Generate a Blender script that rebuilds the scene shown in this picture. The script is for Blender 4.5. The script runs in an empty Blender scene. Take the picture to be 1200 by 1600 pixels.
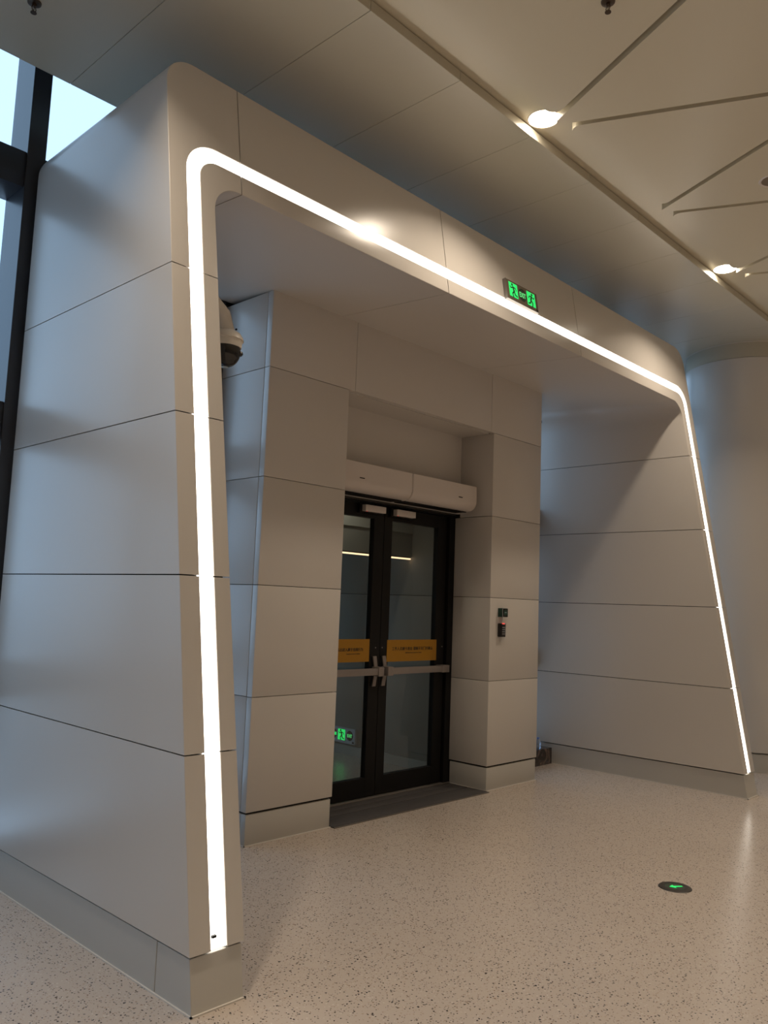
import bpy, bmesh, math, random
from mathutils import Vector, Matrix
random.seed(4)
C = bpy.context.scene.collection
SC = bpy.context.scene

# ------------------------------------------------------------------ camera
cam_d = bpy.data.cameras.new('camera')
cam = bpy.data.objects.new('camera', cam_d)
C.objects.link(cam)
yaw, pit, rol = 0.808073, 0.113359, 0.03757
f = Vector((math.sin(yaw)*math.cos(pit), math.cos(yaw)*math.cos(pit), math.sin(pit)))
r = Vector((math.cos(yaw), -math.sin(yaw), 0))
u = r.cross(f)
r2 = math.cos(rol)*r + math.sin(rol)*u
u2 = -math.sin(rol)*r + math.cos(rol)*u
cam.matrix_world = Matrix(((r2.x, u2.x, -f.x, 0), (r2.y, u2.y, -f.y, 0), (r2.z, u2.z, -f.z, 1.6), (0, 0, 0, 1)))
cam_d.sensor_fit = 'VERTICAL'
cam_d.sensor_height = 32.0
cam_d.sensor_width = 24.0
cam_d.lens = 32.0*1278.3/1600.0
cam_d.clip_start = 0.05
SC.camera = cam

# ------------------------------------------------------------------ world, exposure
SC.view_settings.view_transform = 'Standard'
SC.view_settings.look = 'None'
SC.view_settings.exposure = 0.0
SC.view_settings.gamma = 1.0
SC.view_settings.use_curve_mapping = False
wd = bpy.data.worlds.new('overcast_dusk_sky'); SC.world = wd
wd.use_nodes = True
bg = wd.node_tree.nodes['Background']
bg.inputs[0].default_value = (0.49, 0.70, 1.0, 1)
bg.inputs[1].default_value = 1.85

LAMP_W = 19.0          # watts of one ceiling downlight
LED_E = 5.0            # emission of the light strip
HALL_W = 33.0          # watts of one added downlight of the open hall behind the camera
WARM = (1.0, 0.84, 0.66)

# ------------------------------------------------------------------ materials
def mat(name, col, rough=0.5, metal=0.0, spec=0.5, emit=None, es=0.0, coat=0.0):
    m = bpy.data.materials.new(name); m.use_nodes = True
    b = m.node_tree.nodes['Principled BSDF']
    b.inputs['Base Color'].default_value = (*col, 1)
    b.inputs['Roughness'].default_value = rough
    b.inputs['Metallic'].default_value = metal
    b.inputs['Specular IOR Level'].default_value = spec
    b.inputs['Coat Weight'].default_value = coat
    if emit:
        b.inputs['Emission Color'].default_value = (*emit, 1)
        b.inputs['Emission Strength'].default_value = es
    return m

def noisy(m, scale, amt, rough_amt=0.0, bump=0.0):
    """slight procedural mottling of colour / roughness / relief"""
    nt = m.node_tree; N = nt.nodes; L = nt.links
    b = N['Principled BSDF']
    tc = N.new('ShaderNodeTexCoord')
    n = N.new('ShaderNodeTexNoise'); n.inputs['Scale'].default_value = scale; n.inputs['Detail'].default_value = 4
    L.new(tc.outputs['Object'], n.inputs['Vector'])
    base = tuple(b.inputs['Base Color'].default_value)[:3]
    mx = N.new('ShaderNodeMix'); mx.data_type = 'RGBA'
    mx.inputs[6].default_value = (*[c*(1-amt) for c in base], 1)
    mx.inputs[7].default_value = (*[min(1, c*(1+amt)) for c in base], 1)
    L.new(n.outputs['Fac'], mx.inputs[0]); L.new(mx.outputs[2], b.inputs['Base Color'])
    if rough_amt:
        r0 = b.inputs['Roughness'].default_value
        mr = N.new('ShaderNodeMapRange')
        mr.inputs['To Min'].default_value = r0-rough_amt; mr.inputs['To Max'].default_value = r0+rough_amt
        L.new(n.outputs['Fac'], mr.inputs['Value']); L.new(mr.outputs[0], b.inputs['Roughness'])
    if bump:
        bp = N.new('ShaderNodeBump'); bp.inputs['Strength'].default_value = bump; bp.inputs['Distance'].default_value = 0.002
        L.new(n.outputs['Fac'], bp.inputs['Height']); L.new(bp.outputs[0], b.inputs['Normal'])
    return m

M = {}
M['panel'] = noisy(mat('satin_aluminium_panel', (0.62, 0.585, 0.545), 0.28, 0.0, 0.6), 0.7, 0.012)
M['ceil'] = noisy(mat('satin_ceiling_panel', (0.50, 0.465, 0.375), 0.29, 0.0, 0.6), 0.7, 0.012)
M['tri'] = noisy(mat('satin_triangular_panel', (0.60, 0.545, 0.42), 0.29, 0.0, 0.6), 0.7, 0.012)  # lighter, yellower copy of the ceiling paint, imitating hall bounce light
M['plinth'] = noisy(mat('plinth_panel', (0.52, 0.50, 0.46), 0.45), 3.0, 0.04)
M['core'] = mat('dark_backing', (0.03, 0.028, 0.025), 0.9, 0, 0.1)
M['wallp'] = noisy(mat('hall_wall_panel', (0.50, 0.45, 0.39), 0.5), 1.0, 0.04)
M['roof'] = mat('plain_roof_slab', (0.35, 0.35, 0.35), 0.8)
M['ground'] = noisy(mat('grey_paving_outside', (0.30, 0.30, 0.30), 0.8), 2.0, 0.15)
M['black'] = noisy(mat('black_powder_coat', (0.006, 0.0055, 0.0055), 0.5, 0, 0.25), 6, 0.1)
M['mull'] = noisy(mat('charcoal_mullion', (0.045, 0.05, 0.062), 0.32, 0.2), 5, 0.08)
M['steel'] = noisy(mat('brushed_steel', (0.30, 0.265, 0.25), 0.38, 0.5), 30, 0.05)
M['darksteel'] = mat('dark_steel_ring', (0.09, 0.085, 0.08), 0.35, 0.8)
M['white'] = mat('white_plastic', (0.68, 0.62, 0.58), 0.38)
M['whitec'] = mat('white_camera_plastic', (0.70, 0.66, 0.60), 0.4)
M['smoked'] = mat('smoked_dome', (0.01, 0.01, 0.012), 0.08, 0, 0.6)
M['bluegrey'] = mat('clear_dome_tip', (0.35, 0.42, 0.45), 0.1, 0, 0.6)  # smooth blue-grey of the dome tip and the seal tag
M['yellow'] = mat('yellow_film', (0.36, 0.17, 0.006), 0.5)
M['ink'] = mat('black_ink', (0.015, 0.012, 0.01), 0.5)
M['led'] = mat('light_strip_diffuser', (0.8, 0.8, 0.8), 0.5, emit=(1.0, 0.93, 0.82), es=LED_E)
M['lens'] = mat('downlight_lens', (0.8, 0.8, 0.8), 0.4, emit=(1.0, 0.88, 0.70), es=14.0)
M['bar'] = mat('light_bar_tube', (0.8, 0.8, 0.8), 0.4, emit=(1.0, 0.66, 0.40), es=2.2)
M['green'] = mat('green_backlit_sign', (0.02, 0.3, 0.08), 0.4, emit=(0.02, 0.85, 0.16), es=0.95)
M['mint'] = mat('pale_green_backlit_letters', (0.1, 0.3, 0.12), 0.4, emit=(0.12, 0.8, 0.22), es=0.9)
M['signb'] = mat('bronze_sign_plate', (0.20, 0.16, 0.12), 0.3, 0.3)
M['signg'] = mat('grey_sign_plate', (0.62, 0.65, 0.74), 0.3, 0.1)
M['signd'] = mat('dark_sign_disc', (0.03, 0.06, 0.04), 0.2)
M['dgreen'] = mat('dark_green_plastic', (0.006, 0.045, 0.03), 0.3)
M['blackp'] = mat('black_plastic', (0.010, 0.008, 0.009), 0.25)
M['red'] = mat('red_indicator', (0.4, 0.02, 0.02), 0.4, emit=(1.0, 0.10, 0.08), es=0.9)
M['keys'] = mat('grey_key_caps', (0.35, 0.35, 0.36), 0.5)
M['bronze'] = mat('sprinkler_brass', (0.10, 0.07, 0.05), 0.35, 0.7)
M['sealant'] = mat('pale_sealant', (0.66, 0.62, 0.57), 0.6)
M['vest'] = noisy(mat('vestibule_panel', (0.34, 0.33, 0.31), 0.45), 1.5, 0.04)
M['vestlight'] = mat('vestibule_header', (0.55, 0.54, 0.50), 0.5)
M['bottle'] = mat('clear_bottle_plastic', (0.55, 0.65, 0.80), 0.15)
M['bottle'].node_tree.nodes['Principled BSDF'].inputs['Transmission Weight'].default_value = 0.6
M['cap'] = mat('blue_cap', (0.08, 0.16, 0.45), 0.4)
M['matting'] = noisy(mat('entrance_matting', (0.060, 0.055, 0.055), 0.65), 60, 0.25, 0, 0.3)
M['rub'] = mat('worn_threshold', (0.22, 0.20, 0.18), 0.45, 0.5)

def glass_mat(name, tint):
    m = bpy.data.materials.new(name); m.use_nodes = True
    nt = m.node_tree; nt.nodes.clear(); N = nt.nodes; L = nt.links
    o = N.new('ShaderNodeOutputMaterial'); mx = N.new('ShaderNodeMixShader')
    t = N.new('ShaderNodeBsdfTransparent'); t.inputs[0].default_value = (*tint, 1)
    g = N.new('ShaderNodeBsdfGlossy'); g.inputs['Roughness'].default_value = 0.015
    fr = N.new('ShaderNodeFresnel'); ge = N.new('ShaderNodeNewGeometry'); mr = N.new('ShaderNodeMapRange')
    mr.inputs['To Min'].default_value = 1.5; mr.inputs['To Max'].default_value = 1/1.5   # same reflectance on both faces of the pane
    L.new(ge.outputs['Backfacing'], mr.inputs['Value']); L.new(mr.outputs[0], fr.inputs[0])
    L.new(fr.outputs[0], mx.inputs[0]); L.new(t.outputs[0], mx.inputs[1]); L.new(g.outputs[0], mx.inputs[2])
    L.new(mx.outputs[0], o.inputs[0])
    return m
M['glass'] = glass_mat('clear_window_glass', (0.93, 0.97, 0.97))
M['dglass'] = glass_mat('door_glass', (0.84, 0.87, 0.84))
M['tglass'] = glass_mat('tinted_outer_glass', (0.58, 0.60, 0.58))

def terrazzo():
    m = mat('speckled_vinyl_floor', (0.46, 0.40, 0.35), 0.24, 0, 0.5)
    nt = m.node_tree; N = nt.nodes; L = nt.links; b = N['Principled BSDF']
    tc = N.new('ShaderNodeTexCoord')
    dist = N.new('ShaderNodeTexNoise'); dist.inputs['Scale'].default_value = 60; dist.inputs['Detail'].default_value = 2
    L.new(tc.outputs['Object'], dist.inputs['Vector'])
    add = N.new('ShaderNodeVectorMath'); add.operation = 'MULTIPLY_ADD'
    add.inputs[1].default_value = (0.012, 0.012, 0.0)
    L.new(dist.outputs['Color'], add.inputs[0]); L.new(tc.outputs['Object'], add.inputs[2])
    col = None
    mot = N.new('ShaderNodeTexNoise'); mot.inputs['Scale'].default_value = 1.3; mot.inputs['Detail'].default_value = 3
    L.new(tc.outputs['Object'], mot.inputs['Vector'])
    m0 = N.new('ShaderNodeMix'); m0.data_type = 'RGBA'
    m0.inputs[6].default_value = (0.50, 0.43, 0.375, 1); m0.inputs[7].default_value = (0.55, 0.475, 0.415, 1)
    L.new(mot.outputs['Fac'], m0.inputs[0]); col = m0.outputs[2]
    # chips of several sizes: (cells per metre, radius, share of the cells that hold a chip, colour)
    layers = [(95, 0.26, 0.16, (0.42, 0.34, 0.27)), (80, 0.24, 0.10, (0.62, 0.57, 0.51)),
              (78, 0.20, 0.16, (0.14, 0.12, 0.10)), (62, 0.18, 0.24, (0.035, 0.032, 0.035)),
              (46, 0.16, 0.08, (0.02, 0.02, 0.025)), (70, 0.18, 0.06, (0.22, 0.14, 0.09))]
    for i, (sc, rad, share, cc) in enumerate(layers):
        off = N.new('ShaderNodeVectorMath'); off.operation = 'ADD'; off.inputs[1].default_value = (3.7*i, 1.9*i, 0)
        L.new(add.outputs[0], off.inputs[0])
        v = N.new('ShaderNodeTexVoronoi'); v.inputs['Scale'].default_value = sc
        v.voronoi_dimensions = '2D'
        L.new(off.outputs[0], v.inputs['Vector'])
        sep = N.new('ShaderNodeSeparateColor'); L.new(v.outputs['Color'], sep.inputs[0])
        c1 = N.new('ShaderNodeMath'); c1.operation = 'LESS_THAN'; c1.inputs[1].default_value = share
        L.new(sep.outputs[0], c1.inputs[0])
        rr = N.new('ShaderNodeMath'); rr.operation = 'MULTIPLY_ADD'
        rr.inputs[1].default_value = rad; rr.inputs[2].default_value = rad*0.45
        L.new(sep.outputs[1], rr.inputs[0])
        c2 = N.new('ShaderNodeMath'); c2.operation = 'LESS_THAN'
        L.new(v.outputs['Distance'], c2.inputs[0]); L.new(rr.outputs[0], c2.inputs[1])
        c3 = N.new('ShaderNodeMath'); c3.operation = 'MULTIPLY'
        L.new(c1.outputs[0], c3.inputs[0]); L.new(c2.outputs[0], c3.inputs[1])
        mx = N.new('ShaderNodeMix'); mx.data_type = 'RGBA'; mx.inputs[7].default_value = (*cc, 1)
        L.new(c3.outputs[0], mx.inputs[0]); L.new(col, mx.inputs[6]); col = mx.outputs[2]
    L.new(col, b.inputs['Base Color'])
    bn = N.new('ShaderNodeTexNoise'); bn.inputs['Scale'].default_value = 9; bn.inputs['Detail'].default_value = 3
    L.new(tc.outputs['Object'], bn.inputs['Vector'])
    bp = N.new('ShaderNodeBump'); bp.inputs['Strength'].default_value = 0.05; bp.inputs['Distance'].default_value = 0.01
    L.new(bn.outputs['Fac'], bp.inputs['Height']); L.new(bp.outputs[0], b.inputs['Normal'])
    return m
M['floor'] = terrazzo()

def marble():
    m = mat('dark_brown_marble', (0.05, 0.035, 0.03), 0.18, 0, 0.5)
    nt = m.node_tree; N = nt.nodes; L = nt.links; b = N['Principled BSDF']
    tc = N.new('ShaderNodeTexCoord'); n = N.new('ShaderNodeTexNoise')
    n.inputs['Scale'].default_value = 7; n.inputs['Detail'].default_value = 9; n.inputs['Distortion'].default_value = 2.2
    L.new(tc.outputs['Object'], n.inputs['Vector'])
    cr = N.new('ShaderNodeValToRGB'); e = cr.color_ramp.elements
    e[0].position = 0.42; e[0].color = (0.03, 0.022, 0.02, 1); e[1].position = 0.64; e[1].color = (0.16, 0.11, 0.09, 1)
    k = cr.color_ramp.elements.new(0.52); k.color = (0.055, 0.04, 0.036, 1)
    L.new(n.outputs['Fac'], cr.inputs[0]); L.new(cr.outputs[0], b.inputs['Base Color'])
    return m
M['marble'] = marble()

# ------------------------------------------------------------------ helpers
def link(name, me, m=None, parent=None):
    o = bpy.data.objects.new(name, me); C.objects.link(o)
    if m is not None and me is not None: me.materials.append(m if not isinstance(m, str) else M[m])
    if parent is not None: o.parent = parent
    return o
def empty(name, loc=(0, 0, 0), parent=None):
    o = bpy.data.objects.new(name, None); C.objects.link(o); o.location = loc; o.empty_display_size = 0.1
    if parent: o.parent = parent
    return o
def tag(o, label=None, cat=None, group=None, kind=None):
    if label: o['label'] = label
    if cat: o['category'] = cat
    if group: o['group'] = group
    if kind: o['kind'] = kind
    return o
def bm_box(bm, x0, x1, y0, y1, z0, z1, bev=0.0, seg=2):
    vs = [bm.verts.new((x, y, z)) for x in (x0, x1) for y in (y0, y1) for z in (z0, z1)]
    q = [(0, 1, 3, 2), (4, 6, 7, 5), (0, 4, 5, 1), (2, 3, 7, 6), (0, 2, 6, 4), (1, 5, 7, 3)]
    fs = [bm.faces.new([vs[i] for i in k]) for k in q]
    if bev:
        es = list({e for fc in fs for e in fc.edges})
        bmesh.ops.bevel(bm, geom=es, offset=bev, segments=seg, affect='EDGES', profile=0.5)
def finish(bm, name, m, parent=None, smooth=None):
    bmesh.ops.recalc_face_normals(bm, faces=bm.faces)
    me = bpy.data.meshes.new(name); bm.to_mesh(me); bm.free()
    if smooth:
        for p in me.polygons: p.use_smooth = True
        me.set_sharp_from_angle(angle=math.radians(smooth))
    return link(name, me, m, parent)
def box(name, m, x0, x1, y0, y1, z0, z1, parent=None, bev=0.0, seg=2):
    bm = bmesh.new(); bm_box(bm, min(x0, x1), max(x0, x1), min(y0, y1), max(y0, y1), min(z0, z1), max(z0, z1), bev, seg)
    return finish(bm, name, m, parent, 40 if bev else None)
def boxes(name, m, lst, parent=None, bev=0.0):
    bm = bmesh.new()
    for b in lst: bm_box(bm, *b, bev)
    return finish(bm, name, m, parent)
def lathe(name, m, prof, parent=None, loc=(0, 0, 0), n=40, smooth=40):
    """prof: list of (radius, z)"""
    bm = bmesh.new(); rings = []
    for rad, z in prof:
        if rad < 1e-6: rings.append([bm.verts.new((loc[0], loc[1], loc[2]+z))])
        else: rings.append([bm.verts.new((loc[0]+rad*math.cos(2*math.pi*i/n), loc[1]+rad*math.sin(2*math.pi*i/n), loc[2]+z)) for i in range(n)])
    for a, b in zip(rings[:-1], rings[1:]):
        for i in range(n):
            j = (i+1) % n
            if len(a) == 1 and len(b) == 1: continue
            if len(a) == 1: bm.faces.new((a[0], b[i], b[j]))
            elif len(b) == 1: bm.faces.new((a[i], a[j], b[0]))
            else: bm.faces.new((a[i], a[j], b[j], b[i]))
    return finish(bm, name, m, parent, smooth)
def tube(name, m, pts, rad, parent=None, n=12):
    bm = bmesh.new(); rings = []
    P = [Vector(p) for p in pts]
    for i, p in enumerate(P):
        d = (P[min(i+1, len(P)-1)]-P[max(i-1, 0)]).normalized()
        a = d.orthogonal().normalized() if i == 0 else (rings_a - d*rings_a.dot(d)).normalized()
        rings_a = a; b = d.cross(a)
        rr = rad[i] if isinstance(rad, (list, tuple)) else rad
        rings.append([bm.verts.new(p+rr*(a*math.cos(2*math.pi*k/n)+b*math.sin(2*math.pi*k/n))) for k in range(n)])
    for a, b in zip(rings[:-1], rings[1:]):
        for i in range(n): bm.faces.new((a[i], a[(i+1) % n], b[(i+1) % n], b[i]))
    bm.faces.new(rings[0][::-1]); bm.faces.new(rings[-1])
    return finish(bm, name, m, parent, 50)
def prism(name, m, polys, z0, z1, parent=None, mw=None):
    """polys: list of (x, y) outlines extruded from z0 to z1, then moved by mw"""
    bm = bmesh.new()
    for poly in polys:
        lo = [bm.verts.new((x, y, z0)) for x, y in poly]; hi = [bm.verts.new((x, y, z1)) for x, y in poly]
        bm.faces.new(lo[::-1]); bm.faces.new(hi); n = len(poly)
        for i in range(n): bm.faces.new((lo[i], lo[(i+1) % n], hi[(i+1) % n], hi[i]))
    if mw is not None: bmesh.ops.transform(bm, matrix=mw, verts=bm.verts)
    return finish(bm, name, m, parent)
def text(name, body, size, mw, m, parent, ext=0.0006, sx=1.0):
    cu = bpy.data.curves.new(name, 'FONT'); cu.body = body; cu.size = size; cu.extrude = ext; cu.offset = size*0.012
    cu.align_x = 'CENTER'; cu.align_y = 'CENTER'; cu.resolution_u = 3
    o = bpy.data.objects.new(name, cu); C.objects.link(o)
    dg = bpy.context.evaluated_depsgraph_get()
    me = bpy.data.meshes.new_from_object(o.evaluated_get(dg))
    bpy.data.objects.remove(o); bpy.data.curves.remove(cu)
    me.transform(mw @ Matrix.Diagonal((sx, 1, 1, 1)))
    me.materials.clear()
    return link(name, me, m, parent)
def frame_mat(o, xa, ya):
    """matrix whose local x, y lie along xa, ya and whose z is their normal, at point o"""
    x = Vector(xa).normalized(); y = Vector(ya).normalized(); z = x.cross(y)
    return Matrix(((x.x, y.x, z.x, o[0]), (x.y, y.y, z.y, o[1]), (x.z, y.z, z.z, o[2]), (0, 0, 0, 1)))
def rounded_poly(pts, rad, seg=6):
    out = []; n = len(pts)
    for i in range(n):
        p = Vector(pts[i]); a = (Vector(pts[i-1])-p).normalized(); b = (Vector(pts[(i+1) % n])-p).normalized()
        half = a.angle(b)/2; t = rad/math.tan(half)
        c = p + (a+b).normalized()*(rad/math.sin(half))
        s = p+a*t-c; e = p+b*t-c; ang = s.angle_signed(e)
        for k in range(seg+1):
            v = Matrix.Rotation(-ang*k/seg, 2) @ s
            out.append((c.x+v.x, c.y+v.y))
    return out

# ------------------------------------------------------------------ the setting
HC = 4.67
fl = box('floor', 'floor', -9, 17, -9, 5.3, -0.2, 0); tag(fl, kind='structure')
box_g = box('ground', 'ground', -40, 50, 8.0, 60, -0.4, -0.2); tag(box_g, kind='structure')
rf = box('roof', 'roof', -9, 17, -9, 5.4, 6.2, 6.4); tag(rf, kind='structure')

wl = box('wall_left', 'wallp', -9.2, -9, -9, 5.4, -0.2, 6.2); tag(wl, kind='structure')
wr = box('wall_right', 'wallp', 17, 17.2, -9, 5.4, -0.2, 6.2); tag(wr, kind='structure')
wf = box('wall_front', 'wallp', -9, 17, -9.2, -9, -0.2, 6.2); tag(wf, kind='structure')

# ceiling: flat strip panels by the glass, raised tray with triangular panels over the hall
ceil = empty('ceiling', (0, 0, HC)); tag(ceil, kind='structure')
def cpart(o):
    o.parent = ceil; o.matrix_parent_inverse = Matrix.Translation((0, 0, -HC)); return o
cpart(box('tray_back', 'tri', -9, 17, -9, 4.62, HC+0.068, HC+0.15))
k = -14
strip_me = None
while 1.98+0.75*k < 16.9:
    x0 = 1.98+0.75*k; x1 = x0+0.75
    if strip_me is None:
        bm = bmesh.new(); bm_box(bm, 0.0012, 0.7488, 2.84, 4.66, 0, 0.062, 0.0015, 1)
        o = finish(bm, 'ceiling_panel', 'ceil'); strip_me = o.data
    else: o = link('ceiling_panel', strip_me)
    o.location = (x0, 0, 0); o.parent = ceil
    k += 1
    if x0 < -9.2: o.location.x = -9.0+0.0
# triangular panels
BX = 1.5; HY = 1.655; YE = 2.635; V0 = 2.71
def tri_mesh(up):
    g = 0.020
    if up == 1: pts = [(-0.75+0.09*0.45, 0), (0.75-0.09*0.45, 0), (0, 0.09-HY)]
    elif up == 2: pts = [(-0.75, 0.09), (0.75, 0.09), (0, 0.09-HY)]
    else: pts = [(0, 0.09), (0.75, 0.09-HY), (-0.75, 0.09-HY)]
    cx = sum(p[0] for p in pts)/3; cy = sum(p[1] for p in pts)/3
    # inset each edge by g
    ins = []
    n = 3
    for i in range(n):
        p = Vector(pts[i]); a = (Vector(pts[i-1])-p).normalized(); b = (Vector(pts[(i+1) % n])-p).normalized()
        ins.append(p+(a+b).normalized()*(g/math.sin(a.angle(b)/2)))
    rp = rounded_poly(ins, 0.06 if up else 0.03, 7)
    return rp
tri_data = {}
for row in range(6):
    for i in range(-8, 10):
        for up in ((1 if row == 0 else 2), 0):
            y = YE-HY*row
            par = row % 2
            # row 0: base panels between V_i and V_i+1; alternate rows shift by half a base
            xc = V0+BX*i+(0.75 if up else 0)+(0.75 if par else 0)
            if xc < -8.5 or xc > 16.3: continue
            if up not in tri_data:
                o = prism('triangular_panel', 'tri', [tri_mesh(up)], 0, 0.055); tri_data[up] = o.data
            else: o = link('triangular_panel', tri_data[up])
            o.location = (xc, y, 0); o.parent = ceil

# column behind the right leg
colm = empty('column', (9.72, 3.48, 0)); tag(colm, 'thick round beige column behind the right leg of the portal', 'column')
def P(o, par):
    o.parent = par; o.matrix_parent_inverse = par.matrix_world.inverted() if False else Matrix.Translation(-par.location); return o
P(lathe('base', 'plinth', [(0, 0), (0.64, 0), (0.64, 0.19), (0.62, 0.19), (0.62, 0.205)], loc=(9.72, 3.48, 0), n=96), colm)
P(lathe('shaft', 'panel', [(0.65, 0.205), (0.65, 4.488), (0.63, 4.488)], loc=(9.72, 3.48, 0), n=96), colm)
P(lathe('collar', 'ceil', [(0.63, 4.488), (0.644, 4.492), (0.644, 4.664)], loc=(9.72, 3.48, 0), n=96), colm)
P(lathe('ceiling_trim_ring', 'sealant', [(0.644, 4.664), (0.654, 4.664), (0.654, 4.669), (0.644, 4.669)], loc=(9.72, 3.48, 0), n=96), colm)

# curtain wall
cw = empty('window_1', (1.95, 5.1, 0)); tag(cw, kind='structure')
mx = [1.9475+1.5*i for i in range(-7, 1)] + [3.37, 6.92] + [1.9475+1.5*i for i in range(4, 11)]
for x in mx:
    P(boxes('mullion', 'mull', [(x-0.0575, x+0.0575, 4.985, 5.27, -0.0, 6.2)], bev=0.003), cw)
edges = [-9.0]+mx+[17.0]
TZ = [(0.0, 0.12), (0.98, 1.20), (2.50, 2.73), (4.09, 4.32), (5.7, 5.92)]
for a, b in zip(edges[:-1], edges[1:]):
    if a > 3 and b < 7.0 and b-a > 2: continue
    for z0, z1 in TZ:
        P(box('transom', 'mull', a+0.0575 if a > -9 else a, b-0.0575 if b < 17 else b, 5.0, 5.27, z0, z1, bev=0.003), cw)
    zz = TZ+[(6.2, 6.3)]
    for (p0, p1), (q0, q1) in zip(zz[:-1], zz[1:]):
        P(box('pane', 'glass', a+0.05 if a > -9 else a, b-0.05 if b < 17 else b, 5.225, 5.235, p1-0.005, q0+0.005), cw)
# wall over the vestibule between the two mullions
hv = box('wall_back_upper', 'wallp', 3.43, 6.86, 5.23, 5.3, 3.0, 3.90); tag(hv, kind='structure')
sub = [3.37, 4.9475, 6.92]
P(boxes('mullion', 'mull', [(4.9475-0.0575, 4.9475+0.0575, 4.985, 5.27, 3.90, 6.2)], bev=0.003), cw)
for a, b in zip(sub[:-1], sub[1:]):
    for z0, z1 in ((3.90, 4.02), (5.7, 5.92)): P(box('transom', 'mull', a+0.0575, b-0.0575, 5.0, 5.27, z0, z1, bev=0.003), cw)
    for z0, z1 in ((4.015, 5.705), (5.915, 6.2)): P(box('pane', 'glass', a+0.05, b-0.05, 5.225, 5.235, z0, z1), cw)

# ------------------------------------------------------------------ the light portal
SL = 0.165; Y0 = 2.775; YB = 4.965
def yf(z): return Y0+SL*z
XO = (1.945, 8.0); XLO = (2.045, 7.90); XLI = (2.122, 7.823); XI = (2.208, 7.742)
ZO, ZLO, ZLI, ZI = 4.325, 3.885, 3.808, 3.70
RO, RLO, RLI, RI = 0.165, 0.18, 0.115, 0.155
def leg_pts(z0, z1, side):
    """four contours (outer, led out, led in, inner) for a straight leg piece; list of stations"""
    st = []
    for z in (z0, z1):
        st.append([((X[side], z), ((-1 if side == 0 else 1), 0)) for X in (XO, XLO, XLI, XI)])
    return st
def corner_pts(z0, x1, side, nseg=12):
    s = -1 if side == 0 else 1
    st = [[((X[side], z0), (s, 0)) for X in (XO, XLO, XLI, XI)]]
    for k in range(nseg+1):
        a = math.pi/2*k/nseg; row = []
        for X, ZT, R in ((XO, ZO, RO), (XLO, ZLO, RLO), (XLI, ZLI, RLI), (XI, ZI, RI)):
            cx = X[side]-s*R; cz = ZT-R
            row.append(((cx+s*R*math.cos(a), cz+R*math.sin(a)), (s*math.cos(a), math.sin(a))))
        st.append(row)
    if x1 is not None: st.append([((x1, ZT), (0, 1)) for ZT in (ZO, ZLO, ZLI, ZI)])
    return st
def beam_pts(x0, x1): return [[((x, ZT), (0, 1)) for ZT in (ZO, ZLO, ZLI, ZI)] for x in (x0, x1)]
def sweep(name, m, profs, smooth=30, closed=False, parent=None, solid=0.0):
    bm = bmesh.new(); rows = [[bm.verts.new(p) for p in pr] for pr in profs]
    n = len(rows[0])
    for a, b in zip(rows[:-1], rows[1:]):
        for i in range(n if closed else n-1):
            j = (i+1) % n
            bm.faces.new((a[i], a[j], b[j], b[i]))
    if closed:
        bm.faces.new(rows[0][::-1]); bm.faces.new(rows[-1])
    o = finish(bm, name, m, parent, smooth)
    return o
def soffit_raise(z, nz, y):
    return 0.07*nz*max(0, (y-yf(ZI)))/(1.04)
def outer_prof(st):
    (ox, oz), (nx, nz) = st[0]; (lx, lz), (mx_, mz_) = st[1]
    c = 0.005; T = 0.012
    pts = [(lx, yf(lz)+0.03, lz), (lx, yf(lz)+0.002, lz), (lx+mx_*0.002, yf(lz+mz_*0.002), lz+mz_*0.002)]
    for a in (0, 30, 60, 90):
        t = math.radians(a); d = c*(1-math.sin(t)); e = c*(1-math.cos(t))
        X, Z = ox-nx*d, oz-nz*d
        pts.append((X, yf(Z)+e, Z))
    R = 0.05
    for a in range(0, 91, 15):
        t = math.radians(a); d = R*(1-math.cos(t)); X, Z = ox-nx*d, oz-nz*d
        pts.append((X, YB-R+R*math.sin(t), Z))
    d = 0.09; pts.append((ox-nx*d, YB, oz-nz*d))
    # inner skin (thickness) back to the start
    back = [(ox-nx*0.09, YB-T, oz-nz*0.09), (ox-nx*(T+0.02), YB-T-0.02, oz-nz*(T+0.02)), (ox-nx*T, YB-R-0.01, oz-nz*T),
            (ox-nx*T, yf(oz-nz*T)+T, oz-nz*T), (lx+mx_*T, yf(lz+mz_*T)+T, lz+mz_*T), (lx+mx_*T, yf(lz)+0.03, lz+mz_*T)]
    return pts+back
def inner_prof(st):
    (ix, iz), (nx, nz) = st[3]; (lx, lz), (mx_, mz_) = st[2]
    c = 0.005; T = 0.012
    pts = [(lx, yf(lz)+0.03, lz), (lx, yf(lz)+0.002, lz), (lx-mx_*0.002, yf(lz-mz_*0.002), lz-mz_*0.002)]
    for a in (0, 30, 60, 90):
        t = math.radians(a); d = c*(1-math.sin(t)); e = c*(1-math.cos(t))
        X, Z = ix+nx*d, iz+nz*d
        pts.append((X, yf(Z)+e, Z))
    yb = 4.998 if ix > 5 and nz < 0.5 else YB
    pts.append((ix, yb, iz+soffit_raise(iz, nz, yb)))
    back = [(ix+nx*T, yb, iz+nz*T+soffit_raise(iz, nz, yb)), (ix+nx*T, yf(iz+nz*T)+T, iz+nz*T),
            (lx-mx_*T, yf(lz-mz_*T)+T, lz-mz_*T), (lx-mx_*T, yf(lz)+0.03, lz-mz_*T)]
    return pts+back
def led_prof(st):
    (ax, az), n1 = st[1]; (bx, bz), n2 = st[2]
    d = 0.010
    return [(ax, yf(az)+d, az), (bx, yf(bz)+d, bz), (bx, yf(bz)+d+0.012, bz), (ax, yf(az)+d+0.012, az)]
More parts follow.
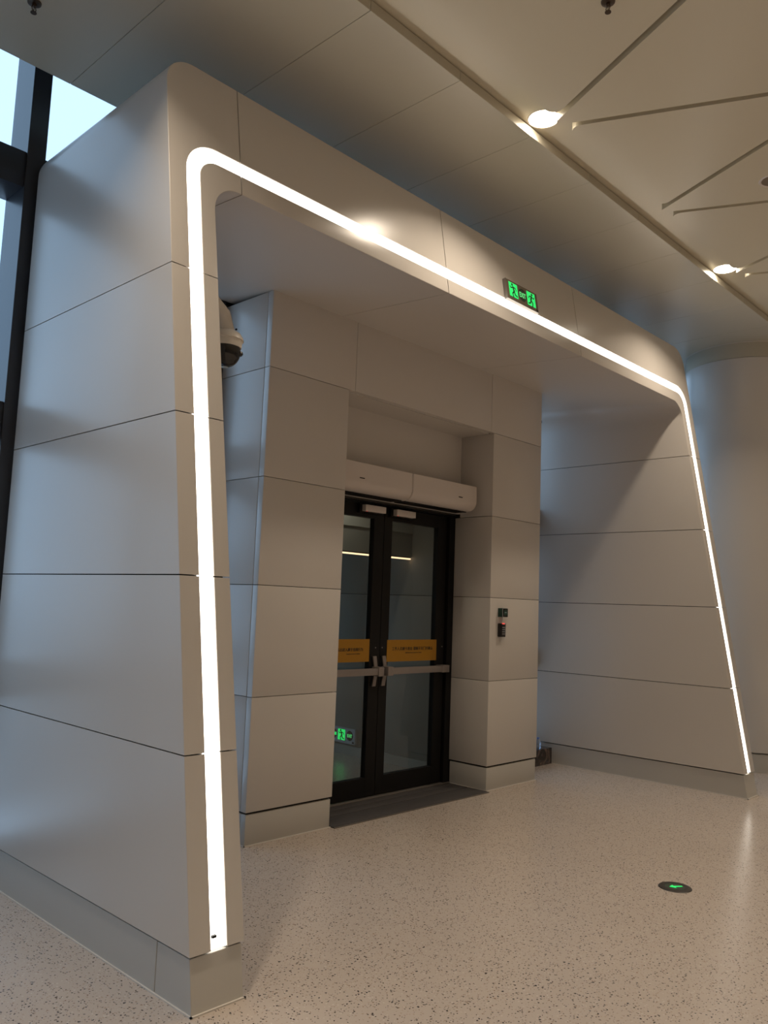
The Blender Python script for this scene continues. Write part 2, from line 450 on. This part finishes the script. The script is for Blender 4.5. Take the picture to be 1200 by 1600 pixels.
def core_prof(st):
    (ox, oz), (nx, nz) = st[0]; (ix, iz), (kx, kz) = st[3]; c = 0.016
    A = (ox-nx*c, oz-nz*c); B = (ix+kx*c, iz+kz*c)
    return [(A[0], yf(A[1])+0.034, A[1]), (A[0], YB-0.05, A[1]),
            (B[0], YB-0.05, B[1]+soffit_raise(B[1], kz, YB)), (B[0], yf(B[1])+0.034, B[1])]

portal = empty('portal_frame', (4.97, 3.4, 0))
tag(portal, 'huge pale metal portal with leaning front and glowing white light strip around the entrance', 'portal')
Z = [0.213, 0.958, 1.698, 2.435, 3.165]; G = 0.0028
JX = [2.38, 4.095, 5.83]
pieces = []
for side in (0, 1):
    for a, b in zip(Z[:-1], Z[1:]): pieces.append(leg_pts(a+G*(a > 0.3), b-G, side))
pieces.append(corner_pts(Z[-1]+G, JX[0]-G, 0))
pieces.append(beam_pts(JX[0]+G, JX[1]-G)); pieces.append(beam_pts(JX[1]+G, JX[2]-G))
cr = corner_pts(Z[-1]+G, None, 1); cr.append([((JX[2]+G, ZT), (0, 1)) for ZT in (ZO, ZLO, ZLI, ZI)])
pieces.append(cr)
for st in pieces:
    P(sweep('outer_panel', 'panel', [outer_prof(s) for s in st], closed=True), portal)
    P(sweep('inner_panel', 'panel', [inner_prof(s) for s in st], closed=True), portal)
# continuous stations for the strip and the dark backing
full = [leg_pts(0.213, 1, 0)[0]]+corner_pts(1.0, None, 0)+list(reversed(corner_pts(1.0, None, 1)))+[leg_pts(0.213, 1, 1)[0]]
o = sweep('light_strip', 'led', [led_prof(s) for s in full], closed=True); P(o, portal); o['label'] = 'glowing white light strip'
P(sweep('backing', 'core', [core_prof(s) for s in full], closed=True), portal)
# bracket near the foot of the strip
P(box('strip_bracket', 'black', 2.052, 2.072, yf(0.262)-0.001, yf(0.262)+0.012, 0.256, 0.266), portal)
# plinths under the legs, front battered like the panels
for side, (xa, xb) in enumerate(((1.953, 2.200), (7.750, 7.992))):
    for ya, yb in (((None, 3.053), (3.057, YB-0.01)) if side == 0 else ((None, YB-0.01),)):
        bm = bmesh.new(); zt = 0.203
        y00 = 2.787 if ya is None else ya; y01 = 2.787+SL*zt if ya is None else ya
        vs = [bm.verts.new(c) for c in ((xa, y00, 0), (xb, y00, 0), (xb, yb, 0), (xa, yb, 0), (xa, y01, zt), (xb, y01, zt), (xb, yb, zt), (xa, yb, zt))]
        for q in ((0, 3, 2, 1), (4, 5, 6, 7), (0, 1, 5, 4), (1, 2, 6, 5), (2, 3, 7, 6), (3, 0, 4, 7)): bm.faces.new([vs[i] for i in q])
        bmesh.ops.bevel(bm, geom=bm.edges[:], offset=0.002, segments=1, affect='EDGES')
        P(finish(bm, 'plinth', 'plinth'), portal)
    P(boxes('sealant_line', 'sealant', [(xa-0.007, xb+0.007, 2.779, 2.789, 0, 0.006), (xa-0.007, xa+0.001, 2.779, YB, 0, 0.006), (xb-0.001, xb+0.007, 2.779, YB, 0, 0.006)]), portal)

# ------------------------------------------------------------------ door surround (wall_back)
wb = empty('wall_back', (5.135, 4.85, 0)); tag(wb, kind='structure')
BL, BR, PL, PR, YF, YN = 3.43, 6.862, 4.20, 6.067, 4.426, 4.80
ZB = 3.772
zs = [0.213, 0.958, 1.705, 2.448, 3.222]
def wbox(name, m, *a, bev=0.0025): return P(box(name, m, *a, bev=bev), wb)
g = 0.002
for a, b in zip(zs[:-1], zs[1:]):
    wbox('panel', 'panel', BL, PL, YF, 4.482, a+g, b-g)
    wbox('panel', 'panel', PR, BR, YF, YN+0.06 if b < 2.5 else YN, a+g, b-g)
    wbox('panel', 'panel', BL, BL+0.03, 4.487, 5.22, a+g, b-g)
    wbox('panel', 'panel', PL-0.03, PL, 4.487, YN+0.06, a+g, b-g)
    wbox('panel', 'panel', BR-0.03, BR, YN+0.065, 5.22, a+g, b-g)
hd = [(BL, 4.264), (4.264, 6.026), (6.026, BR)]
for a, b in hd: wbox('header_panel', 'panel', a+(g if a > 3.5 else 0), b-(g if b < 6.8 else 0), YF, 4.482, 3.222+g, ZB)
wbox('header_panel', 'panel', BL, BL+0.03, 4.487, 5.22, 3.222+g, ZB)
wbox('header_panel', 'panel', BR-0.03, BR, 4.487, 5.22, 3.222+g, ZB)
wbox('niche_soffit', 'panel', PL+0.001, PR-0.001, 4.484, YN, 3.2195, 3.25, bev=0)
wbox('niche_back', 'panel', PL, PR, YN, YN+0.03, 2.482, 3.226, bev=0)
for a in ((BL, PL, YF, 4.487), (PR, BR, YF, YN+0.05), (BL, BL+0.03, 4.49, 5.22), (PL-0.03, PL, 4.49, YN+0.05)):
    wbox('plinth', 'plinth', a[0]+0.008*(a[0] == BL or a[0] == PR), a[1]-0.008*(a[1] in (BR, PL)), a[2]+(0.008 if a[2] == YF else 0), a[3], 0, 0.200)
wbox('backing', 'core', BL+0.02, PL-0.02, YF+0.02, 5.2, 0.0, ZB-0.01, bev=0)
wbox('backing', 'core', PR+0.02, BR-0.02, YF+0.02, 4.93, 0.0, ZB-0.01, bev=0)
wbox('backing', 'core', PL-0.02, PR+0.02, 4.49, 5.2, 3.25, ZB-0.01, bev=0)
P(boxes('sealant_line', 'sealant', [(BL, PL-0.001, YF, YF+0.009, 0, 0.006), (PR, BR, YF, YF+0.009, 0, 0.006), (PR+0.0, PR+0.009, YF, YN+0.04, 0, 0.006), (BL, BL+0.009, YF, 5.2, 0, 0.006),
                                    ]), wb)
P(boxes('ceiling_sealant', 'sealant', [(BL, BR, YF+0.001, YF+0.01, ZB, ZB+0.004)]), wb)

# marble curbs under the glass in the two side bays
for i, (a, b, lb) in enumerate(((6.865, 7.738, 'low dark brown marble curb behind the door surround, right bay'), (2.214, 3.427, 'low dark brown marble curb hidden behind the left portal leg'))):
    o = box('marble_curb', 'marble', a, b, 4.80, 5.22, 0, 0.165, bev=0.004); tag(o, lb, 'curb')

# ------------------------------------------------------------------ doors
d1 = empty('door_1', (5.12, 4.88, 0)); tag(d1, kind='structure')
def dp(o): return P(o, d1)
FT = 2.482
dp(boxes('frame_jamb', 'black', [(5.985, 6.064, 4.85, 4.945, 0.0, FT), (5.965, 5.985, 4.90, 4.945, 0.0, 2.44)], bev=0.002))
dp(boxes('frame_jamb', 'black', [(4.203, 4.262, 4.85, 5.05, 0.0, FT), (4.262, 4.272, 4.90, 5.05, 0.0, 2.44)], bev=0.002))
dp(boxes('frame_head', 'black', [(4.262, 5.985, 4.85, 5.05, 2.455, FT)], bev=0.002))
dp(boxes('frame_sill_trim', 'darksteel', [(4.21, 6.06, 4.835, 4.85, 2.468, FT+0.006)]))
dp(boxes('threshold', 'rub', [(4.203, 6.064, 4.835, 5.05, 0.0, 0.016)], bev=0.002))
LX = [(4.278, 5.106), (5.112, 5.965)]
GZ = (0.175, 2.335)
gx = [(4.395, 4.985), (5.212, 5.838)]
for i, ((a, b), (ga, gb)) in enumerate(zip(LX, gx)):
    leaf = empty('door_leaf', ((a+b)/2, 4.89, 0)); P(leaf, d1)
    def lp(o, leaf=leaf):
        o.parent = leaf; o.matrix_parent_inverse = Matrix.Translation(-Vector(((leaf_x), 4.89, 0))); return o
    leaf_x = (a+b)/2
    ya, yb = 4.872, 4.925
    lp(boxes('stile', 'black', [(a, ga, ya, yb, 0.022, 2.448)], bev=0.0015))
    lp(boxes('stile', 'black', [(gb, b, ya, yb, 0.022, 2.448)], bev=0.0015))
    lp(boxes('rail', 'black', [(ga, gb, ya, yb, GZ[1], 2.448)], bev=0.0015))
    lp(boxes('rail', 'black', [(ga, gb, ya, yb, 0.022, GZ[0])], bev=0.0015))
    lp(box('glass_pane', 'dglass', ga, gb, 4.895, 4.901, GZ[0], GZ[1]))
    # push bar
    if i == 0: xs, xe, hx = 4.36, 5.075, 5.045
    else: xs, xe, hx = 5.155, 5.98-0.02, 5.165
    zb = 1.045
    bar = lp(box('push_bar', 'steel', xs, xe, 4.795, 4.835, zb-0.028, zb+0.028, bev=0.004))
    lp(box('push_bar_bracket', 'steel', xs if i == 0 else xe-0.10, xs+0.10 if i == 0 else xe, 4.79, 4.872, zb-0.032, zb+0.032, bev=0.003))
    hx0 = 5.02 if i == 0 else 5.135
    lp(box('latch_housing', 'steel', hx0, hx0+0.065, 4.785, 4.872, zb-0.038, zb+0.038, bev=0.004))
    # two slanted lever plates above and below each latch
    for sgn in (1, -1):
        z1, z2 = zb+sgn*0.036, zb+sgn*0.125
        dx = -0.012
        pts = [(hx0+0.014, z1), (hx0+0.052, z1), (hx0+0.052+dx*1.4, z2), (hx0+0.010+dx*1.4, z2)]
        mw = frame_mat((0, 4.866, 0), (1, 0, 0), (0, 0, 1))
        lp(prism('latch_lever', 'steel', [pts], 0, 0.012, mw=mw))
    # yellow film with lettering
    if i == 0: sx0, sx1, sz0, sz1 = 4.36, 4.978, 1.125, 1.312
    else: sx0, sx1, sz0, sz1 = 5.195, 5.856, 1.118, 1.305
    s = lp(box('notice_film', 'yellow', sx0, sx1, 4.868, 4.8712, sz0, sz1))
    s['label'] = 'yellow notice film with black lettering'
    mw = frame_mat(((sx0+sx1)/2+(0.055 if i == 0 else 0), 4.8675, (sz0+sz1)/2+0.014), (1, 0, 0), (0, 0, 1))
    if i == 0:
        lp(text('lettering', '私出进入属于违规行为', 0.030, frame_mat((4.755, 4.8675, 1.225), (1, 0, 0), (0, 0, 1)), 'ink', None))
        lp(text('small_lettering', 'Unauthorized Access Prohibited', 0.012, frame_mat((4.79, 4.8675, 1.192), (1, 0, 0), (0, 0, 1)), 'ink', None))
    else:
        lp(text('lettering', '工作人员刷卡进出 请随手关门并确认', 0.0335, frame_mat((5.53, 4.8675, 1.226), (1, 0, 0), (0, 0, 1)), 'ink', None))
        lp(text('small_lettering', 'Staff Only Access, Keep Door Closed', 0.014, frame_mat((5.54, 4.8675, 1.192), (1, 0, 0), (0, 0, 1)), 'ink', None))
    for sx in ((a+0.02, b-0.03) if i else (b-0.055,)):
        lp(box('screw_cap', 'steel', sx, sx+0.010, 4.869, 4.873, 1.235, 1.245))
# pale closer boxes at the head of the doors
for i, (a, b) in enumerate(((4.80, 5.045), (5.185, 5.43))):
    o = empty('door_lock_box', ((a+b)/2, 4.82, 2.39))
    tag(o, ('pale rectangular lock box at the top of the left door leaf', 'pale rectangular lock box at the top of the right door leaf')[i], 'lock')
    P(box('housing', 'white', a, b, 4.795, 4.845, 2.378, 2.432, bev=0.002), o)
    P(box('mounting_plate', 'black', a-0.03, b+0.02, 4.84, 4.872, 2.366, 2.444), o)
    P(box('indicator', 'red', a+0.012, a+0.02, 4.797, 4.80, 2.373, 2.379), o)
# air curtains
for i, (a, b) in enumerate(((4.215, 5.108), (5.114, 6.0))):
    o = empty('air_curtain', ((a+b)/2, 4.66, 2.48))
    tag(o, ('white air curtain unit over the left door leaf, partly behind the left pier', 'white air curtain unit over the right door leaf, beside the right pier')[i], 'air curtain')
    prof = [(4.79, 2.715), (4.555, 2.715), (4.552, 2.60)]
    for k2 in range(0, 9):
        t = math.pi/2*k2/8; prof.append((4.552+0.085*(1-math.cos(t)), 2.575-0.085*math.sin(t)))
    prof += [(4.79, 2.49)]
    ins = 0.0
    prs = []
    for x, d in ((a, 0.010), (a+0.006, 0.003), (a+0.012, 0.0), (b-0.012, 0.0), (b-0.006, 0.003), (b, 0.010)):
        cy = 4.67; cz = 2.60
        prs.append([(x, cy+(y-cy)*(1-d*6), cz+(z-cz)*(1-d*6)) for y, z in prof])
    P(sweep('casing', 'white', prs, closed=True, smooth=35), o)
    lx = 4.50 if i == 0 else 5.755
    P(box('badge', 'black', lx-0.028, lx+0.028, 4.5505, 4.556, 2.588, 2.596), o)
    P(box('outlet_grille', 'black', a+0.02, b-0.02, 4.66, 4.79, 2.483, 2.4895), o)
    for xx in (a+0.1, b-0.3):
        P(box('wall_bracket', 'black', xx, xx+0.03, 4.785, 4.80, 2.55, 2.70), o)

# entrance matting
mt = empty('entrance_mat', (5.1, 4.6, 0)); tag(mt, 'dark ribbed entrance mat of three strips set before the double door', 'mat')
for k2, (ya, yb) in enumerate(((4.395, 4.612), (4.620, 4.742), (4.748, 4.833))):
    P(box('mat_strip', 'matting', PL+0.002, PR-0.012, ya, yb, 0.0, 0.009, bev=0.002), mt)
P(box('mat_edge', 'rub', PL-0.0, PR-0.01, 4.383, 4.394, 0, 0.007), mt)

# ------------------------------------------------------------------ vestibule behind the doors
YV = 7.6
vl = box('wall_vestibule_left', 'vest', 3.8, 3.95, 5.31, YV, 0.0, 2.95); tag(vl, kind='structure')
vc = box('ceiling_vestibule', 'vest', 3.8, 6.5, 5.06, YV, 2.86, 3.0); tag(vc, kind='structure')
vf = box('floor_vestibule', 'floor', 3.8, 6.5, 5.301, YV, -0.2, 0.0); tag(vf, kind='structure')
vr = empty('wall_vestibule_right', (6.3, 6, 0)); tag(vr, kind='structure')
ys = [(4.935, 6.23), (6.236, 7.3)]
for a, b in ys:
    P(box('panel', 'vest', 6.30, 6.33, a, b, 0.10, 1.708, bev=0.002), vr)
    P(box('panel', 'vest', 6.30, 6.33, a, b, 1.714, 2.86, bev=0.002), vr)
P(box('backing', 'core', 6.335, 6.5, 5.31, YV, 0.0, 2.86), vr)
P(box('backing', 'core', 6.335, 6.825, 4.935, 5.305, 0.0, 2.86), vr)
P(box('skirting', 'plinth', 6.292, 6.325, 4.935, YV, 0.0, 0.095), vr)
e = empty('added_vestibule_lamp', (5.1, 5.33, 2.855)); tag(e, 'small round added ceiling lamp inside the vestibule, lighting the header', 'downlight')  # lamp added out of sight to brighten the vestibule header
P(lathe('trim_ring', 'white', [(0.06, 0.0), (0.066, -0.006), (0.072, 0.004)], loc=(5.1, 5.33, 2.855), n=32), e)
P(lathe('lens', 'lens', [(0, -0.002), (0.06, -0.002)], loc=(5.1, 5.33, 2.855), n=32), e)
ld = bpy.data.lights.new('lamp', 'AREA'); ld.shape = 'DISK'; ld.size = 0.1; ld.energy = 1.6; ld.color = (1.0, 0.92, 0.8); ld.spread = math.radians(150)
lo = bpy.data.objects.new('lamp', ld); C.objects.link(lo); lo.parent = e; lo.location = (0, 0, -0.006)
# outer double door of the vestibule
d2 = empty('door_2', (5.1, YV, 0)); tag(d2, kind='structure')
P(boxes('frame', 'black', [(3.95, 4.05, YV, YV+0.1, 0, 2.9), (6.25, 6.35, YV, YV+0.1, 0, 2.9), (4.05, 6.25, YV, YV+0.1, 2.4, 2.9), (5.1, 5.2, YV, YV+0.1, 0, 2.4)]), d2)
P(box('pane', 'tglass', 4.05, 5.1, YV+0.04, YV+0.05, 0, 2.4), d2); P(box('pane', 'tglass', 5.2, 6.25, YV+0.04, YV+0.05, 0, 2.4), d2)
# dropped beam with light bars across the vestibule
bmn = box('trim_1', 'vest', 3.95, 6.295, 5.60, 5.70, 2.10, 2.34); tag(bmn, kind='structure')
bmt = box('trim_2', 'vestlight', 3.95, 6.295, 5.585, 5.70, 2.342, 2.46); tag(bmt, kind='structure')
o = empty('light_bar', (5.1, 5.62, 2.09)); tag(o, 'long slim warm light bar under the beam inside the glazed vestibule', 'light')
P(box('housing', 'black', 4.0, 6.28, 5.60, 5.64, 2.088, 2.099), o)
P(box('tube', 'bar', 4.0, 6.28, 5.598, 5.625, 2.074, 2.088), o)

# ------------------------------------------------------------------ exit signs
def man_polys(cx, cy, s, flip=1):
    """running figure as flat polygons, height about s"""
    F = flip
    def T(pts): return [(cx+F*x*s, cy+y*s) for x, y in (pts if F > 0 else pts[::-1])]
    head = [(0.10+0.085*math.cos(a*math.pi/5), 0.36+0.085*math.sin(a*math.pi/5)) for a in range(10)]
    def limb(x0, y0, x1, y1, w):
        dx, dy = x1-x0, y1-y0; l = math.hypot(dx, dy); nx, ny = -dy/l*w/2, dx/l*w/2
        return [(x0-nx, y0-ny), (x1-nx, y1-ny), (x1+nx, y1+ny), (x0+nx, y0+ny)]
    L = [head, limb(0.05, 0.26, -0.06, -0.05, 0.15), limb(-0.05, -0.03, 0.13, -0.20, 0.10), limb(0.13, -0.18, 0.06, -0.44, 0.085),
         limb(-0.05, -0.05, -0.14, -0.26, 0.10), limb(-0.14, -0.24, -0.36, -0.30, 0.08), limb(0.04, 0.23, 0.25, 0.12, 0.07),
         limb(0.25, 0.13, 0.33, 0.24, 0.06), limb(0.03, 0.22, -0.20, 0.20, 0.07), limb(-0.19, 0.21, -0.28, 0.04, 0.06)]
    return [T(p) for p in L]
def rect(x0, x1, y0, y1): return [(x0, y0), (x1, y0), (x1, y1), (x0, y1)]

# on the portal lintel
zc = 3.955; xc = 4.982
ny = Vector((0, -1, SL)).normalized(); up = Vector((0, SL, 1)).normalized()
o0 = Vector((xc, yf(zc), zc))
es = empty('exit_sign', o0); tag(es, 'green lit exit sign with two running figures on the portal lintel', 'sign')
mw = frame_mat(o0, (1, 0, 0), up)
P(prism('case', 'signb', [rect(-0.205, 0.205, -0.078, 0.078)], 0.0005, 0.028, mw=mw), es)
P(prism('edge_band', 'rub', [rect(-0.209, -0.205, -0.08, 0.08), rect(-0.209, 0.205, -0.082, -0.078)], 0.0005, 0.030, mw=mw), es)
for s_ in (-1, 1):
    cx = s_*0.118
    door = [rect(cx-0.055, cx+0.055, 0.048, 0.064), rect(cx-0.055, cx-0.034, -0.052, 0.048), rect(cx+0.034, cx+0.055, -0.066, 0.048)]
    P(prism('pictogram', 'green', [rect(cx-0.055, cx+0.055, -0.05, 0.064)], 0.0282, 0.0292, mw=mw), es)
    P(prism('running_figure', 'signd', man_polys(cx, 0.002, 0.128, s_), 0.0294, 0.0300, mw=mw), es)
P(prism('disc', 'signd', [[(0.052*math.cos(2*math.pi*k2/28), 0.004+0.052*math.sin(2*math.pi*k2/28)) for k2 in range(28)]], 0.0282, 0.0288, mw=mw), es)
P(text('lettering', 'EXIT', 0.058, mw @ Matrix.Translation((0, 0.0, 0.0294)), 'mint', None, sx=0.72), es)
P(prism('test_button', 'blackp', [rect(0.175, 0.198, -0.07, -0.056)], 0.0282, 0.030, mw=mw), es)

# low on the vestibule wall: seen through the left door leaf
ws = empty('vestibule_exit_sign', (6.3, 6.5, 0.2)); tag(ws, 'grey exit sign with arrow low on the vestibule wall behind glass', 'sign')
# readable from the -X side: local x runs towards -Y
mw = frame_mat((6.30, 6.50, 0.196), (0, -1, 0), (0, 0, 1))
P(prism('case', 'signg', [rect(-0.205, 0.205, -0.078, 0.078)], 0.0, 0.03, mw=mw), ws)
for cx in (-0.125, 0.125):
    P(prism('disc', 'signd', [[(cx+0.052*math.cos(2*math.pi*k2/28), 0.006+0.052*math.sin(2*math.pi*k2/28)) for k2 in range(28)]], 0.0302, 0.031, mw=mw), ws)
P(prism('pictogram', 'green', [rect(-0.055, 0.055, -0.05, 0.062)], 0.0302, 0.0312, mw=mw), ws)
P(prism('running_figure', 'signd', man_polys(0, 0.003, 0.128, -1), 0.0314, 0.032, mw=mw), ws)
P(prism('arrow', 'green', [[(-0.172, 0.006), (-0.128, -0.028), (-0.128, -0.010), (-0.078, -0.010), (-0.078, 0.022), (-0.128, 0.022), (-0.128, 0.040)]], 0.0312, 0.0322, mw=mw), ws)
P(text('lettering', 'EXIT', 0.046, mw @ Matrix.Translation((0.125, 0.004, 0.0316)), 'mint', None, sx=0.8), ws)
P(prism('test_button', 'blackp', [rect(0.165, 0.192, -0.068, -0.050)], 0.0302, 0.032, mw=mw), ws)

# round exit marker let into the floor
fx, fy = 4.918, 2.195
fm = empty('floor_exit_marker', (fx, fy, 0)); tag(fm, 'round dark floor marker with a glowing green arrow', 'floor light')
P(lathe('rim', 'darksteel', [(0.058, 0.006), (0.078, 0.007), (0.093, 0.004), (0.096, 0.0)], loc=(fx, fy, 0), n=64), fm)
P(lathe('glass_disc', 'signd', [(0, 0.0055), (0.058, 0.0055)], loc=(fx, fy, 0), n=48), fm)
mw = frame_mat((fx, fy, 0.0058), (0.80, -0.60, 0), (0.60, 0.80, 0))
P(prism('arrow', 'green', [[(-0.036, 0.0), (-0.004, -0.026), (-0.004, -0.009), (0.046, -0.006), (0.046, 0.006), (-0.004, 0.009), (-0.004, 0.026)]], 0.0, 0.001, mw=mw), fm)

# ------------------------------------------------------------------ wall controls on the right pier
e = empty('emergency_release_box', (6.23, YF, 1.57)); tag(e, 'small dark green emergency release box on the right pier', 'release box')
P(box('case', 'dgreen', 6.188, 6.272, 4.376, YF, 1.533, 1.613, bev=0.003), e)
P(box('front_frame', 'blackp', 6.192, 6.268, 4.371, 4.377, 1.537, 1.609, bev=0.002), e)
P(box('window', 'dgreen', 6.204, 6.256, 4.3695, 4.372, 1.549, 1.597), e)
P(box('seal_tag', 'bluegrey', 6.215, 6.245, 4.3685, 4.37, 1.572, 1.577), e)
P(box('wire_seal', 'keys', 6.187, 6.190, 4.372, 4.376, 1.50, 1.615), e)
e = empty('keypad_reader', (6.225, YF, 1.41)); tag(e, 'black keypad card reader with red light below the green box', 'keypad')
P(box('case', 'blackp', 6.186, 6.258, 4.384, YF, 1.352, 1.475, bev=0.006), e)
P(box('indicator', 'red', 6.202, 6.240, 4.382, 4.392, 1.468, 1.478, bev=0.001), e)
for i in range(4):
    for j in range(3):
        P(box('key', 'keys', 6.204+0.0155*j, 6.213+0.0155*j, 4.3825, 4.385, 1.376+0.0195*i, 1.385+0.0195*i), e)
P(box('keyhole', 'keys', 6.214, 6.218, 4.383, 4.385, 1.359, 1.363), e)
e = empty('screw_patch', (6.28, YF, 1.375)); tag(e, 'little pale patch with screw holes beside the keypad', 'patch')
P(lathe('disc', 'sealant', [(0, 0), (0.022, 0), (0.022, 0.002), (0, 0.002)], n=20), e)
e.children[0].matrix_parent_inverse = Matrix.Identity(4)
e.children[0].rotation_euler = (math.pi/2, 0, 0); e.children[0].location = (0.0, 0.0, 0)
for dx, dz in ((0.0, 0.014), (0.015, 0.002), (0.0, -0.014), (-0.012, 0.0)):
    P(box('screw_hole', 'ink', 6.277+dx, 6.283+dx, YF-0.0032, YF-0.0015, 1.372+dz, 1.378+dz), e)

# ------------------------------------------------------------------ dome camera on the inside of the left leg
cx, cy, cz = 2.635, 3.82, 3.04
e = empty('dome_camera', (2.21, cy, cz+0.2)); tag(e, 'white dome security camera with black lens on bent arm behind left leg', 'camera')
P(tube('arm', 'whitec', [(2.209, cy, cz+0.20), (2.30, cy, cz+0.24), (2.42, cy, cz+0.255), (2.54, cy, cz+0.235), (2.605, cy, cz+0.18), (2.635, cy, cz+0.08)], [0.034, 0.032, 0.032, 0.036, 0.042, 0.048]), e)
P(lathe('wall_flange', 'whitec', [(0, 0.0), (0.06, 0.0), (0.06, 0.012), (0, 0.012)], n=32), e)
fl_ = e.children[-1]; fl_.matrix_parent_inverse = Matrix.Identity(4); fl_.rotation_euler = (0, math.pi/2, 0)
P(lathe('housing', 'whitec', [(0, 0.09), (0.05, 0.088), (0.082, 0.070), (0.098, 0.045), (0.102, 0.030), (0.095, 0.027), (0.090, -0.012), (0.080, -0.015)], loc=(cx, cy, cz), n=40), e)
P(lathe('dome', 'smoked', [(0.086, -0.010), (0.086, -0.042)]+[(0.086*math.cos(t*math.pi/20), -0.042-0.086*math.sin(t*math.pi/20)) for t in range(1, 11)], loc=(cx, cy, cz), n=40), e)
P(lathe('sensor_ring', 'blackp', [(0, -0.03), (0.020, -0.032), (0.024, -0.044), (0.016, -0.056), (0, -0.058)], loc=(cx+0.062, cy-0.048, cz), n=16), e)
P(lathe('dome_tip', 'bluegrey', [(0.024, -0.1265), (0.014, -0.131), (0, -0.132)], loc=(cx, cy, cz), n=16), e)
P(box('arm_screw', 'blackp', cx+0.045, cx+0.053, cy-0.03, cy-0.02, cz+0.10, cz+0.108), e)

# bottle on the marble curb, just past the pier
bx_, by_ = 7.565, 4.86
e = empty('water_bottle', (bx_, by_, 0.165)); tag(e, 'small clear plastic bottle standing on the dark marble curb', 'bottle')
P(lathe('body', 'bottle', [(0, 0), (0.026, 0.0), (0.03, 0.006), (0.03, 0.03), (0.027, 0.036), (0.03, 0.042), (0.03, 0.07), (0.014, 0.092), (0.013, 0.10), (0, 0.10)], loc=(bx_, by_, 0.165), n=24), e)
P(lathe('cap', 'cap', [(0, 0.112), (0.014, 0.112), (0.014, 0.098), (0, 0.098)], loc=(bx_, by_, 0.165), n=20), e)

# ------------------------------------------------------------------ ceiling items
def sprinkler(x, y, z, label, rz):
    e = empty('sprinkler', (x, y, z)); tag(e, label, 'sprinkler')
    P(lathe('escutcheon', 'bronze', [(0.036, 0.0), (0.034, -0.006), (0.016, -0.010), (0.012, -0.010)], loc=(x, y, z), n=24), e)
    P(lathe('body', 'bronze', [(0.012, 0.0), (0.012, -0.022), (0.009, -0.024), (0, -0.024)], loc=(x, y, z), n=16), e)
    for s_ in (-1, 1):
        dx, dy = math.cos(rz)*s_, math.sin(rz)*s_
        P(tube('frame_arm', 'bronze', [(x+0.010*dx, y+0.010*dy, z-0.020), (x+0.016*dx, y+0.016*dy, z-0.034), (x+0.010*dx, y+0.010*dy, z-0.048), (x, y, z-0.055)], 0.0026, n=6), e)
    P(tube('bulb', 'bronze', [(x, y, z-0.024), (x, y, z-0.052)], 0.0024, n=6), e)
    P(lathe('deflector', 'bronze', [(0, -0.054), (0.016, -0.056), (0.016, -0.059), (0, -0.059)], loc=(x, y, z), n=16), e)
sprinkler(1.535, 4.14, HC, 'small bronze sprinkler head on the ceiling at the top left corner', 0.5)
sprinkler(3.47, 1.885, HC, 'small bronze sprinkler head on the triangular ceiling panels at top right', 1.2)

e = empty('ceiling_speaker', (5.765, 1.85, HC)); tag(e, 'round grey ceiling speaker cut by the right edge of the photo', 'speaker')
P(lathe('rim', 'white', [(0.072, -0.001), (0.085, -0.006), (0.09, 0.0)], loc=(5.765, 1.85, HC), n=40), e)
P(lathe('grille', 'signb', [(0, -0.002), (0.073, -0.002)], loc=(5.765, 1.85, HC), n=40), e)

# recessed downlights in the trough and over the hall
def downlight(x, y, label, group=None, z=HC+0.068, watts=LAMP_W):
    e = empty('downlight', (x, y, z)); tag(e, label, 'downlight', group)
    P(lathe('trim_ring', 'white', [(0.095, 0.0), (0.100, -0.004), (0.106, 0.0)], loc=(x, y, z), n=40), e)
    P(lathe('lens', 'lens', [(0, -0.002), (0.095, -0.002)], loc=(x, y, z), n=40), e)
    ld = bpy.data.lights.new('lamp', 'AREA'); ld.shape = 'DISK'; ld.size = 0.17; ld.energy = watts; ld.color = WARM
    ld.spread = math.radians(117)
    lo = bpy.data.objects.new('lamp', ld); C.objects.link(lo); lo.parent = e; lo.location = (0, 0, -0.006)
XS = [4.205-3*2, 4.205-3, 4.205, 7.205, 13.2]
lab = {4.205: 'round lit downlight in the ceiling trough nearer the camera, large in view', 7.205: 'round lit downlight in the ceiling trough farther away, above the right leg'}
for x in XS:
    l = lab.get(x)
    downlight(x, 2.732, l or 'added round downlight in the hall ceiling, outside the photo', None if l else 'downlights outside the frame')
for y in (-1.9, -6.0):  # unseen rows added to fill the hall with warm light
    for x in (-1.8, 1.2, 4.2, 7.2, 10.2, 13.2):
        downlight(x, y, 'added round downlight in the hall ceiling, outside the photo', 'downlights outside the frame', HC, HALL_W)
